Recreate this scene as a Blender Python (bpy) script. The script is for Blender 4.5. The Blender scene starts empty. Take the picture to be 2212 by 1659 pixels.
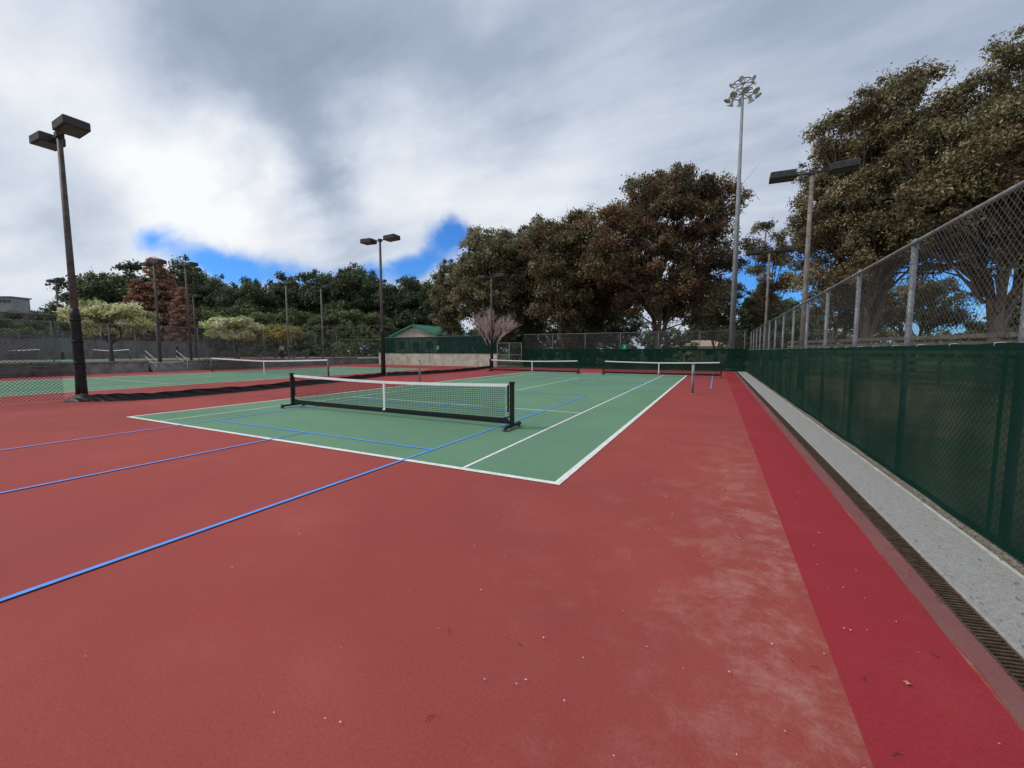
import bpy, math, random
import numpy as np
from mathutils import Vector, Matrix
S=bpy.context.scene
COL=S.collection
random.seed(4)
YAW=math.radians(26.7); P=math.radians(4.71); F=875.0; H0=1.6
cy,sy=math.cos(YAW),math.sin(YAW); cp,sp=math.cos(P),math.sin(P)
def pos(u,D,v=757):
    ry=-(v-829.5)/F
    X=D*((u-1106)/F)/(cp+ry*sp)
    return (X*cy-D*sy, X*sy+D*cy)
def hz(v,D):
    ry=-(v-829.5)/F
    return H0+D*(ry*cp-sp)/(cp+ry*sp)
def dirw(u,v):
    rx=(u-1106)/F; ry=-(v-829.5)/F
    Y=cp+ry*sp; Z=-sp+ry*cp
    return Vector((rx*cy-Y*sy, rx*sy+Y*cy, Z)).normalized()

# ------------------------------------------------ materials
def newmat(name):
    m=bpy.data.materials.new(name); m.use_nodes=True
    nt=m.node_tree; b=nt.nodes["Principled BSDF"]
    return m,nt,b
def math_(nt,op,a,b=None,c=None,clamp=False):
    n=nt.nodes.new('ShaderNodeMath'); n.operation=op; n.use_clamp=clamp
    for i,x in enumerate((a,b,c)):
        if x is None: continue
        if isinstance(x,(int,float)): n.inputs[i].default_value=x
        else: nt.links.new(x,n.inputs[i])
    return n.outputs[0]
def mixc(nt,f,a,b,mode='MIX'):
    n=nt.nodes.new('ShaderNodeMix'); n.data_type='RGBA'; n.blend_type=mode
    for s,x in ((0,f),(6,a),(7,b)):
        if isinstance(x,(int,float)): n.inputs[s].default_value=x
        elif isinstance(x,(tuple,list)): n.inputs[s].default_value=(*x[:3],1)
        else: nt.links.new(x,n.inputs[s])
    return n.outputs[2]
def noise(nt,vec,scale,detail=4,rough=.55,dist=0):
    n=nt.nodes.new('ShaderNodeTexNoise'); n.inputs['Scale'].default_value=scale
    n.inputs['Detail'].default_value=detail; n.inputs['Roughness'].default_value=rough
    n.inputs['Distortion'].default_value=dist
    if vec is not None: nt.links.new(vec,n.inputs['Vector'])
    return n.outputs[0]
def ramp(nt,x,a,b,lo=0.,hi=1.,smooth=True):
    n=nt.nodes.new('ShaderNodeMapRange'); n.interpolation_type='SMOOTHSTEP' if smooth else 'LINEAR'
    nt.links.new(x,n.inputs[0]); n.inputs[1].default_value=a; n.inputs[2].default_value=b
    n.inputs[3].default_value=lo; n.inputs[4].default_value=hi
    return n.outputs[0]
def objco(nt): return nt.nodes.new('ShaderNodeTexCoord').outputs['Object']
def sepx(nt,v):
    n=nt.nodes.new('ShaderNodeSeparateXYZ'); nt.links.new(v,n.inputs[0]); return n.outputs
def bump(nt,b,h,strength=.3,dist=.01):
    n=nt.nodes.new('ShaderNodeBump'); n.inputs['Strength'].default_value=strength
    n.inputs['Distance'].default_value=dist
    nt.links.new(h,n.inputs['Height']); nt.links.new(n.outputs[0],b.inputs['Normal'])
def mat(name,col,rough=.7,var=.25,scale=3,metal=0,col2=None,bmp=0.15,bscale=None,sc2=None):
    m,nt,b=newmat(name); co=objco(nt)
    n1=noise(nt,co,scale,3,.65)
    dark=tuple(c*(1-var) for c in col); lite=tuple(min(1,c*(1+var)) for c in col)
    base=mixc(nt,ramp(nt,n1,.3,.7),dark,lite)
    if col2:
        n2=noise(nt,co,sc2 or scale*1.7,5,.7,.4)
        base=mixc(nt,ramp(nt,n2,.5,.62),base,col2)
    nt.links.new(base,b.inputs['Base Color'])
    b.inputs['Roughness'].default_value=rough; b.inputs['Metallic'].default_value=metal
    b.inputs['Specular IOR Level'].default_value=.3
    if bmp>0.12: bump(nt,b,noise(nt,co,bscale or scale*12,3),bmp,.01)
    return m
def surface(name,base,dark,pale,rust=False):
    m,nt,b=newmat(name); co=objco(nt); x,y,z=sepx(nt,co)
    big=noise(nt,co,.22,4,.6,.5); med=noise(nt,co,1.3,5,.65,.3); fine=noise(nt,co,260,1,.5)
    grit=noise(nt,co,60,2,.7)
    c=mixc(nt,ramp(nt,big,.35,.68),dark,base)
    c=mixc(nt,math_(nt,'MULTIPLY',ramp(nt,med,.48,.8),.20),c,pale)
    st=noise(nt,co,.6,5,.7,.6)
    c=mixc(nt,math_(nt,'MULTIPLY',ramp(nt,st,.54,.75),.28),c,tuple(k*.75 for k in base))
    if rust:
        # chalky wear along the drain side, strongest beside the bright strip
        w=noise(nt,co,2.6,8,.80,.2)
        edge=math_(nt,'MULTIPLY',ramp(nt,x,-.55,.55),ramp(nt,y,12,2.5))
        c=mixc(nt,math_(nt,'MULTIPLY',math_(nt,'MULTIPLY',edge,ramp(nt,w,.42,.66)),.60),c,(.46,.235,.19))
        far=math_(nt,'MULTIPLY',ramp(nt,x,-2.4,0),ramp(nt,y,12,3))
        c=mixc(nt,math_(nt,'MULTIPLY',math_(nt,'MULTIPLY',far,ramp(nt,w,.5,.75)),.35),c,(.46,.20,.16))
        w2=noise(nt,co,.7,4,.55,.3)
        wide=math_(nt,'MULTIPLY',math_(nt,'MULTIPLY',ramp(nt,x,-8.5,-1),ramp(nt,y,10,1)),ramp(nt,w2,.47,.75))
        c=mixc(nt,math_(nt,'MULTIPLY',wide,.14),c,(.50,.19,.16))
        mp=nt.nodes.new('ShaderNodeMapping'); nt.links.new(co,mp.inputs[0]); mp.inputs['Rotation'].default_value=(0,0,.6); mp.inputs['Scale'].default_value=(.25,2.2,1)
        scr=noise(nt,mp.outputs[0],7,6,.75,.4)
        c=mixc(nt,math_(nt,'MULTIPLY',ramp(nt,scr,.62,.72),.18),c,pale)
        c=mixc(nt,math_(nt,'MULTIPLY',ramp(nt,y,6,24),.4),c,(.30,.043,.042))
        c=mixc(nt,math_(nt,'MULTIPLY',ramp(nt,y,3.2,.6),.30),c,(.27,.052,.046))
    g=math_(nt,'MULTIPLY_ADD',grit,.5,.75)
    g2=math_(nt,'MULTIPLY_ADD',fine,.6,.70)
    cc=nt.nodes.new('ShaderNodeCombineColor'); gg=math_(nt,'MULTIPLY',g,g2)
    for i in range(3): nt.links.new(gg,cc.inputs[i])
    c=mixc(nt,1.0,c,cc.outputs[0],'MULTIPLY')
    nt.links.new(c,b.inputs['Base Color']); b.inputs['Roughness'].default_value=.88
    b.inputs['Specular IOR Level'].default_value=.18
    bump(nt,b,fine,.35,.004)
    return m
M={}
M['red']=surface('red_court_paint',(.350,.070,.058),(.290,.059,.050),(.43,.135,.112),True)
M['bright']=surface('bright_red_paint',(.335,.032,.042),(.285,.027,.036),(.42,.08,.085))
M['mauve']=surface('faded_red_concrete',(.27,.10,.095),(.19,.08,.077),(.34,.21,.19))
M['green']=surface('green_court_paint',(.145,.272,.168),(.124,.240,.146),(.21,.335,.235))
M['white']=mat('white_line_paint',(.78,.78,.74),.7,.12,9,col2=(.55,.6,.53),sc2=40)
M['blue']=mat('blue_tape',(.10,.32,.84),.6,.10,8)
M['conc']=mat('drain_concrete',(.35,.347,.325),.95,.14,30,col2=(.27,.265,.245),bmp=.7,bscale=90,sc2=70)
M['concw']=mat('weathered_concrete',(.25,.255,.24),.9,.25,1.2,col2=(.17,.17,.155),bmp=.3,bscale=30,sc2=2)
M['beige']=mat('beige_concrete',(.52,.53,.42),.9,.15,1.0,col2=(.40,.40,.32),bmp=.3,bscale=30,sc2=1.4)
M['pole']=mat('weathered_steel_pole',(.075,.07,.062),.6,.4,4,col2=(.12,.062,.035),bmp=.1,sc2=3)
M['rust']=mat('rusty_steel_pole',(.19,.175,.155),.7,.35,4,col2=(.17,.10,.065),bmp=.1,sc2=3)
M['lamp']=mat('bronze_lamp_housing',(.042,.042,.043),.6,.3,3,bmp=.05)
M['lens']=mat('lamp_glass',(.05,.055,.06),.35,.1,3,bmp=0)
M['pad']=mat('black_padding',(.012,.012,.013),.55,.4,6,bmp=.4,bscale=14)
M['tarp']=mat('black_vinyl',(.014,.014,.016),.5,.4,6,bmp=.4,bscale=9)
M['black']=mat('black_frame_paint',(.012,.012,.013),.45,.3,6,bmp=.05)
M['band']=mat('white_net_band',(.80,.80,.79),.7,.06,6,bmp=.2)
M['galv']=mat('galvanised_steel',(.18,.19,.20),.5,.3,6,metal=.2,bmp=.1)
M['galvd']=mat('dull_galvanised_steel',(.15,.155,.16),.6,.25,6,bmp=.1)
M['mast']=mat('grey_mast_steel',(.25,.27,.28),.55,.15,2,bmp=.05)
M['flood']=mat('white_floodlight_shell',(.60,.61,.61),.4,.15,4,bmp=.05)
M['dark']=mat('dark_pit',(.02,.016,.013),.95,.4,20,bmp=0)
M['grate']=mat('rusty_grate',(.085,.055,.038),.8,.4,20,bmp=0)
M['bark']=mat('gum_bark',(.20,.155,.12),.9,.4,2,col2=(.10,.075,.055),bmp=.6,bscale=14,sc2=4)
M['barkd']=mat('dark_bark',(.09,.07,.057),.9,.4,2,bmp=0)
M['twig']=mat('bare_twig_bark',(.50,.38,.36),.9,.15,2,bmp=0)
M['wood']=mat('grey_timber',(.12,.105,.09),.9,.35,3,bmp=.3)
M['roof']=mat('green_metal_roof',(.05,.19,.13),.7,.2,2)
M['tan']=mat('tan_stucco',(.70,.60,.45),.9,.12,2)
M['tanroof']=mat('tan_roof',(.42,.32,.24),.9,.2,2)
M['glass']=mat('dark_window_glass',(.03,.04,.05),.15,.2,2,bmp=0)
M['cream']=mat('pale_wall_paint',(.26,.265,.26),.8,.1,.3)
M['dirt']=mat('dry_dirt_grass',(.17,.125,.075),.95,.3,.5,col2=(.09,.11,.045),bmp=.5,bscale=30,sc2=.35)
M['grass']=mat('lawn_grass',(.08,.12,.04),.95,.35,.4,col2=(.13,.125,.055),bmp=.5,bscale=20,sc2=.25)
M['hill']=mat('wooded_hill',(.10,.115,.07),.95,.5,.12,col2=(.16,.15,.10),sc2=.2,bmp=0)
M['gravel']=mat('gravel',(.17,.14,.10),.95,.5,60,col2=(.34,.32,.28),bmp=1.0,bscale=80,sc2=45)
M['sign']=mat('green_sign',(.0,.25,.11),.5,.1,2,bmp=0)
M['skin']=mat('skin',(.35,.2,.14),.6,.1,5)
M['cloth']=mat('dark_jacket_cloth',(.02,.022,.03),.9,.2,8)
M['trous']=mat('dark_trouser_cloth',(.03,.03,.035),.9,.2,8)
M['cloth2']=mat('pale_shirt_cloth',(.5,.46,.4),.9,.1,8)
M['hair']=mat('dark_hair',(.015,.01,.008),.8,.2,8)
M['petal']=mat('white_petal',(.62,.58,.52),.8,.2,30,bmp=0)
M['leafb']=mat('dry_leaf',(.45,.24,.10),.8,.3,30)
M['leafd']=mat('brown_twig',(.10,.05,.035),.8,.3,30)
M['edging']=mat('pale_edging',(.50,.49,.44),.9,.2,4)

def wiremat(name,col,s,w,diag=True,rough=.5,metal=.3):
    m,nt,b=newmat(name)
    uv=nt.nodes.new('ShaderNodeUVMap').outputs[0]; U,V,_=sepx(nt,uv)
    if diag:
        a=math_(nt,'ADD',U,V); c=math_(nt,'SUBTRACT',U,V)
    else: a,c=U,V
    def line(t):
        f=math_(nt,'FRACT',math_(nt,'DIVIDE',math_(nt,'ADD',t,1000),s))
        return math_(nt,'LESS_THAN',f,w)
    al=math_(nt,'MAXIMUM',line(a),line(c))
    b.inputs['Base Color'].default_value=(*col,1); b.inputs['Roughness'].default_value=rough
    b.inputs['Metallic'].default_value=metal
    nt.links.new(al,b.inputs['Alpha'])
    return m
M['link']=wiremat('chain_link_wire',(.12,.125,.13),.078,.095)
M['linkmid']=wiremat('grey_chain_link_wire',(.06,.062,.065),.10,.15)
M['linkfar']=wiremat('weathered_chain_link_wire',(.11,.115,.12),.0707,.085)
M['netting']=wiremat('black_netting',(.012,.012,.014),.045,.05,False,.8,0)
M['tnet']=wiremat('tennis_netting',(.015,.016,.015),.045,.13,False,.8,0)
def screenmat(name,col,tr):
    m,nt,b=newmat(name); out=[n for n in nt.nodes if n.type=='OUTPUT_MATERIAL'][0]
    uv=nt.nodes.new('ShaderNodeUVMap').outputs[0]; U,V,_=sepx(nt,uv)
    n1=noise(nt,uv,1.1,4,.6,.3); n2=noise(nt,uv,14,3,.6)
    c=mixc(nt,ramp(nt,n1,.3,.7),tuple(k*.88 for k in col),tuple(k*1.12 for k in col))
    c=mixc(nt,math_(nt,'MULTIPLY',ramp(nt,n2,.4,.8),.15),c,tuple(k*1.5+.008 for k in col))
    # sewn hems: doubled cloth along top, bottom and panel joins
    f=math_(nt,'FRACT',math_(nt,'DIVIDE',math_(nt,'ADD',U,50.6),4.4))
    hem=math_(nt,'MAXIMUM',math_(nt,'LESS_THAN',f,.015),math_(nt,'MAXIMUM',math_(nt,'LESS_THAN',V,.10),math_(nt,'GREATER_THAN',V,1.60)))
    nt.links.new(c,b.inputs['Base Color']); b.inputs['Roughness'].default_value=1
    b.inputs['Specular IOR Level'].default_value=.05
    bump(nt,b,n1,.25,.03)
    t=nt.nodes.new('ShaderNodeBsdfTransparent'); mx=nt.nodes.new('ShaderNodeMixShader')
    fac=math_(nt,'MULTIPLY',math_(nt,'SUBTRACT',1.0,hem),math_(nt,'MULTIPLY',ramp(nt,n1,.3,.72,.5,1.5),tr))
    nt.links.new(fac,mx.inputs[0]); nt.links.new(b.outputs[0],mx.inputs[1]); nt.links.new(t.outputs[0],mx.inputs[2])
    nt.links.new(mx.outputs[0],out.inputs[0])
    return m
M['screen']=screenmat('green_windscreen_cloth',(.006,.032,.022),.17)
M['screend']=screenmat('dark_green_windscreen_cloth',(.010,.040,.031),.08)
def leafmat(name,rough=.65,tr=.25):
    m,nt,b=newmat(name); out=[n for n in nt.nodes if n.type=='OUTPUT_MATERIAL'][0]
    at=nt.nodes.new('ShaderNodeAttribute'); at.attribute_name='tint'
    nt.links.new(at.outputs['Color'],b.inputs['Base Color']); b.inputs['Roughness'].default_value=rough
    b.inputs['Specular IOR Level'].default_value=.35
    t=nt.nodes.new('ShaderNodeBsdfTranslucent'); nt.links.new(at.outputs['Color'],t.inputs[0])
    mx=nt.nodes.new('ShaderNodeMixShader'); mx.inputs[0].default_value=tr
    nt.links.new(b.outputs[0],mx.inputs[1]); nt.links.new(t.outputs[0],mx.inputs[2]); nt.links.new(mx.outputs[0],out.inputs[0])
    return m
M['leaf']=leafmat('foliage')

# ------------------------------------------------ mesh builder
class MB:
    def __init__(s): s.v=[];s.f=[];s.sm=[];s.uv=[]
    def face(s,idx,smooth=False,uv=None): s.f.append(tuple(idx)); s.sm.append(smooth); s.uv.append(uv)
    def box(s,c,sz,rz=0,rx=0,ry=0):
        o=len(s.v); R=Matrix.Rotation(rz,3,'Z')@Matrix.Rotation(ry,3,'Y')@Matrix.Rotation(rx,3,'X')
        for dx in(-.5,.5):
            for dy in(-.5,.5):
                for dz in(-.5,.5):
                    s.v.append(tuple(Vector(c)+R@Vector((dx*sz[0],dy*sz[1],dz*sz[2]))))
        for q in((0,1,3,2),(4,6,7,5),(0,4,5,1),(2,3,7,6),(0,2,6,4),(1,5,7,3)): s.face([o+i for i in q])
        return s
    def path(s,pts,rad,n=8,caps=True):
        pts=[Vector(p) for p in pts]; o=len(s.v); k=len(pts)
        for i,p in enumerate(pts):
            d=(pts[min(i+1,k-1)]-pts[max(i-1,0)]).normalized()
            a=Vector((0,0,1)) if abs(d.z)<.9 else Vector((1,0,0))
            a=d.cross(a).normalized(); b=d.cross(a)
            for j in range(n):
                t=2*math.pi*j/n
                s.v.append(tuple(p+(a*math.cos(t)+b*math.sin(t))*rad[i]))
        for i in range(k-1):
            for j in range(n):
                s.face((o+i*n+j,o+i*n+(j+1)%n,o+(i+1)*n+(j+1)%n,o+(i+1)*n+j),True)
        if caps:
            s.face([o+j for j in range(n)][::-1]); s.face([o+(k-1)*n+j for j in range(n)])
        return s
    def tube(s,a,b,r,r2=None,n=8,caps=True): return s.path([a,b],[r,r if r2 is None else r2],n,caps)
    def quad(s,a,b,c,d,uv=None):
        o=len(s.v); s.v+= [tuple(a),tuple(b),tuple(c),tuple(d)]; s.face((o,o+1,o+2,o+3),False,uv); return s
    def rect(s,x0,y0,x1,y1,z): return s.quad((x0,y0,z),(x1,y0,z),(x1,y1,z),(x0,y1,z))
    def mesh(s,name,m):
        me=bpy.data.meshes.new(name); me.from_pydata(s.v,[],s.f)
        me.polygons.foreach_set('use_smooth',s.sm)
        if any(u is not None for u in s.uv):
            L=me.uv_layers.new(name='UVMap'); i=0
            for f,u in zip(s.f,s.uv):
                for k in range(len(f)):
                    L.data[i].uv=u[k] if u else (0,0); i+=1
        me.materials.append(m); me.update(); return me
def ob(name,me,parent=None,loc=(0,0,0),rot=(0,0,0),sc=(1,1,1)):
    o=bpy.data.objects.new(name,me); COL.objects.link(o)
    o.location=loc; o.rotation_euler=rot; o.scale=sc
    if parent: o.parent=parent
    return o
def info(o,label,cat,group=None):
    o['label']=label; o['category']=cat
    if group: o['group']=group
    return o
def struct(name,me,loc=(0,0,0)):
    o=ob(name,me,loc=loc); o['kind']='structure'; return o
def bev(o,w=.01,seg=2):
    b=o.modifiers.new('bevel','BEVEL'); b.width=w; b.segments=seg; b.limit_method='ANGLE'; return o

# ------------------------------------------------ ground and courts
g=MB(); g.rect(-900,-900,900,1200,-.03); struct('ground',g.mesh('ground',M['dirt']))
g=MB(); g.rect(-150,35.6,60,150,-.02); g.rect(-150,-60,-38.6,35.6,-.02); struct('lawn',g.mesh('lawn',M['grass']))
g=MB(); g.rect(-38.3,-14,1.35,35.4,0); struct('court_apron',g.mesh('court_apron',M['red']))
XL,XR,Y0,Y1=-12.62,-1.655,4.5,28.27
g=MB(); g.rect(XL,Y0,XR,Y1,.004); struct('green_court',g.mesh('green_court',M['green']))
X2L,X2R=-33.2,-22.23
g=MB(); g.rect(X2L,Y0,X2R,Y1,.004); struct('green_court',g.mesh('green_court',M['green']))
g=MB(); g.rect(.60,-14,1.21,35,.004); struct('bright_red_strip',g.mesh('bright_red_strip',M['bright']))
g=MB()
prev=None
for i in range(160):
    y=-14+i*.31; x=1.215+random.uniform(-.012,.02)
    if prev: g.quad((prev[0],prev[1],.008),(1.345,prev[1],.008),(1.345,y,.008),(x,y,.008))
    prev=(x,y)
struct('faded_edge',g.mesh('faded_edge',M['mauve']))
def lines(xl,xr,z=.008):
    g=MB(); w=.045
    g.rect(xl-w,Y0-w,xr+w,Y0+w,z); g.rect(xl-w,Y1-w,xr+w,Y1+w,z)
    for x in(xl,xr): g.rect(x-w,Y0+w,x+w,Y1-w,z)
    for x in(xl+1.37,xr-1.37): g.rect(x-.025,Y0+w,x+.025,Y1-w,z)
    mid=(Y0+Y1)/2; xm=(xl+xr)/2
    for y in(mid-6.4,mid+6.4): g.rect(xl+1.37+.025,y-.025,xr-1.37-.025,y+.025,z)
    g.rect(xm-.025,mid-6.375,xm+.025,mid+6.375,z)
    g.rect(xm-.025,Y0+w,xm+.025,Y0+.22,z); g.rect(xm-.025,Y1-.22,xm+.025,Y1-w,z)
    struct('painted_court_lines',g.mesh('painted_court_lines',M['white']))
lines(XL,XR); lines(X2L,X2R)
def pickle(xl,xr,yn,z=.012):
    g=MB(); w=.024
    for x in(xl,xr): g.rect(x-w,yn-6.7,x+w,yn+6.7,z)
    for y in(yn-6.7,yn-2.13,yn+2.13,yn+6.7): g.rect(xl+w,y-w,xr-w,y+w,z)
    xm=(xl+xr)/2
    g.rect(xm-w,yn-6.7+w,xm+w,yn-2.13-w,z); g.rect(xm-w,yn+2.13+w,xm+w,yn+6.7-w,z)
    struct('blue_court_lines',g.mesh('blue_court_lines',M['blue']))
pickle(-10.2,-4.03,7.3); pickle(-6.3,-.15,25.6); pickle(-15.0,-8.9,25.6)
# concrete channel, grate
g=MB()
g.box((1.715,10.4,-.02),(.47,49,.09)); o=struct('concrete_kerb',g.mesh('concrete_kerb',M['conc'])); bev(o,.008)
g=MB(); g.box((1.965,10.4,-.01),(.022,49,.085)); struct('kerb_edging',g.mesh('kerb_edging',M['edging']))
g=MB(); g.rect(1.346,-14,1.48,35,-.012); struct('drain_bed',g.mesh('drain_bed',M['dark']))
g=MB(); g.rect(1.978,-14,2.32,36,.012); struct('gravel_strip',g.mesh('gravel_strip',M['gravel']))
g=MB()
for x in(1.352,1.474): g.box((x,10.4,.0),(.010,49,.022))
y=.3
while y<34.6: 
    g.box((1.413,y,.001),(.108,.013,.018),rz=.25); y+=.032
o=ob('drain_grate',g.mesh('drain_grate',M['grate'])); info(o,'long rusty slotted drain grate beside concrete kerb','drain')

# ------------------------------------------------ fences
POST={}
def postmesh(r,h,m):
    k=(r,round(h,2),m.name)
    if k not in POST:
        g=MB(); g.tube((0,0,0),(0,0,h),r,n=10); g.path([(0,0,h),(0,0,h+.03),(0,0,h+.06)],[r*1.25,r*1.1,r*.3],10)
        POST[k]=g.mesh('post',m)
    return POST[k]
def fence(p0,p1,h,z0,sp,label,first=0,link='link',pm='galv',screen=None,r=.035,mid=True):
    d=Vector((p1[0]-p0[0],p1[1]-p0[1])); L=d.length; a=math.atan2(d.y,d.x)
    e=ob('chain_link_fence',None,loc=(p0[0],p0[1],z0),rot=(0,0,a)); info(e,label,'fence')
    x=first
    while x<=L+.01:
        ob('post',postmesh(r,h,M[pm]),e,(x,-.045,0)); x+=sp
    g=MB(); g.tube((0,-.02,h),(L,-.02,h),r*.7,n=8)
    ob('top_rail',g.mesh('top_rail',M[pm]),e)
    g=MB(); n=max(1,int(L/3))
    for i in range(n):
        a0=L*i/n;a1=L*(i+1)/n
        g.quad((a0,0,.03),(a1,0,.03),(a1,0,h-.01),(a0,0,h-.01),((a0,0),(a1,0),(a1,h),(a0,h)))
    ob('chain_mesh',g.mesh('chain_mesh',M[link]),e)
    if screen:
        zl,zh,sm=screen[:3]; nx=int(L/.22); nz=7; g=MB(); rr=random.Random(3)
        ph=[rr.uniform(0,6) for _ in range(5)]
        sag=[rr.uniform(-.002,.002) for _ in range(nx+1)]
        for i in range(nx+1):
            xx=L*i/nx
            for j in range(nz+1):
                t=j/nz
                yy=.045+.010*math.sin(xx*1.9+ph[0]+t*2)*math.sin(xx*.63+ph[1])+.004*math.sin(xx*5.1+ph[2]+t*3)*(1-t*.5)
                zz=zl+(zh-zl)*t
                if j==nz: zz+=.003*math.sin(xx*2*math.pi/.73)+sag[i]
                if j==0: zz+=.006*math.sin(xx*1.7+ph[3])+sag[i]
                g.v.append((xx,yy,zz))
        for i in range(nx):
            for j in range(nz):
                q=(i*(nz+1)+j,(i+1)*(nz+1)+j,(i+1)*(nz+1)+j+1,i*(nz+1)+j+1)
                uv=[(L*(k//(nz+1))/nx,zl+(zh-zl)*(k%(nz+1))/nz) for k in q]
                g.face(q,True,uv)
        ob('windscreen',g.mesh('windscreen',M[sm]),e)
        g=MB(); xx=.2
        while xx<L:
            g.path([(xx,.06,zh-.025),(xx,.06,zh+.004),(xx,.02,zh+.010),(xx,-.01,zh+.006)],[.0022]*4,5); xx+=.73
        ob('cable_ties',g.mesh('cable_ties',M['band']),e)['kind']='stuff'
    return e
fence((2.12,-1.95),(2.12,34.8),2.93,0,2.2,'tall galvanised chain link fence with green windscreen beside drain',first=.03,screen=(.035,1.66,'screen'),r=.034)
fence((2.06,34.85),(-16.3,34.85),3.1,0,3.05,'chain link fence with green windscreen behind the nets',first=.2,link='linkfar',pm='galvd',screen=(.05,1.75,'screen'))
fence((-19.2,34.95),(-34.4,34.95),1.75,1.32,3.05,'chain link fence with dark windscreen on beige wall',first=.2,link='linkfar',pm='galvd',screen=(.0,1.72,'screend'))
fence((-18.66,5.1),(-18.66,-6),2.72,0,2.8,'chain link fence between the two courts',first=2.9,link='linkmid',pm='galv',r=.04)
# gate
e=ob('gate',None,loc=(-19.0,34.6,0)); info(e,'grey pipe framed chain link court gate','gate')
g=MB()
for x in(0,1.3,2.6): g.tube((x,0,0),(x,0,2.35),.03)
for z in(.12,1.2,2.33): g.tube((0,0,z),(2.6,0,z),.022)
ob('frame',g.mesh('frame',M['mast']),e)
g=MB(); g.quad((0,0,.1),(2.6,0,.1),(2.6,0,2.3),(0,0,2.3),((0,0),(2.6,0),(2.6,2.2),(0,2.2)))
ob('chain_mesh',g.mesh('chain_mesh',M['linkfar']),e)
g=MB(); g.box((1.38,-.05,1.1),(.05,.06,.22)); ob('latch',g.mesh('latch',M['galv']),e)
# beige wall
g=MB(); g.box((-27.0,35.1,.65),(15.6,.3,1.3)); g.box((-27.0,35.1,1.33),(15.7,.36,.05))
for k in range(5): g.box((-33.6+k*3.05,34.94,.64),(.025,.03,1.26))
o=ob('concrete_wall',g.mesh('concrete_wall',M['beige'])); info(o,'low beige concrete wall under dark windscreen fence','wall')
# signs on fences
def sign(loc,txt,lab):
    e=ob('court_sign',None,loc=loc); info(e,lab,'sign')
    g=MB(); g.box((0,0,0),(.42,.012,.42)); ob('panel',g.mesh('panel',M['sign']),e)
    c=bpy.data.curves.new('t','FONT'); c.body=txt; c.size=.36; c.align_x='CENTER'; c.align_y='CENTER'
    t=bpy.data.objects.new('t',c); COL.objects.link(t); dg=bpy.context.evaluated_depsgraph_get(); dg.update()
    me=bpy.data.meshes.new_from_object(t.evaluated_get(dg)); bpy.data.objects.remove(t)
    me.materials.clear(); me.materials.append(M['band'])
    ob('lettering',me,e,(0,-.010,0),(math.pi/2,0,0))
sign((-6.9,34.70,1.92),'1','small green court number sign on chain link fence')
sign((-26.3,34.82,1.9),'2','small green court number sign on dark windscreen')

# ------------------------------------------------ light poles
HH=8.36
g=MB(); g.path([(0,0,0),(0,0,4),(0,0,HH-.0)],[.105,.09,.068],12); g.box((0,0,.03),(.36,.36,.06)); PM=g.mesh('pole',M['pole'])
PMR=PM.copy(); PMR.materials.clear(); PMR.materials.append(M['rust'])
g=MB(); g.tube((-.60,0,HH-.03),(.60,0,HH-.03),.035,n=8); g.box((0,0,HH-.03),(.2,.18,.16))
for s in(-1,1): g.box((s*.50,0,HH-.03),(.07,.16,.16))
ARM=g.mesh('arm',M['lamp'])
g=MB(); g.box((0,0,0),(.84,.60,.25)); g.box((0,0,.13),(.74,.5,.04)); HEAD=g.mesh('lamp_head',M['lamp'])
g=MB(); g.box((0,0,-.127),(.74,.48,.012)); LENS=g.mesh('lens',M['lens'])
g=MB()
g.path([(0,0,.05),(.01,0,.5),(0,.01,1.2),(.01,0,2.0),(0,0,2.7),(0,0,2.95)],[.155,.14,.135,.13,.125,.11],14)
for z in(.5,1.2,1.9,2.6): g.path([(0,0,z-.03),(0,0,z+.03)],[.145,.145],14)
PADM=g.mesh('padding',M['pad'])
def lightpole(x,y,z,label,pad=False,rusty=False,rz=0,h=1,group='court light poles'):
    e=ob('court_light_pole',None,loc=(x,y,z),rot=(0,0,rz),sc=(1,1,h)); info(e,label,'light pole',group)
    ob('pole',PMR if rusty else PM,e); ob('arm',ARM,e)
    for sx in(-1,1):
        k=ob('lamp_head',HEAD,e,(sx*.95,0,HH),(0,sx*-.03,0)); bev(k,.015,1)
        ob('lens',LENS,k)
    if pad: ob('padding',PADM,e)
for y in(5.5,19.1,32.9): lightpole(-18.66,y,0,'dark padded light pole with two box lamps beside netting',True)
for y in(19.4,33.2): lightpole(3.0,y,0,'rusty steel light pole with two box lamps outside fence',False,True)
LB='dark steel light pole with two box lamps on terrace'
for u,v,tz in((400,573,.7),(332,568,.7),(617,612,.7),(693,620,.7),(120,605,.7),(417,640,.7)):
    D=7.0/((hz(v,100)-H0)/100)
    x,y=pos(u,D,v); lightpole(x,y,tz-.5,LB,rusty=(u in(617,693)))

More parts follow.
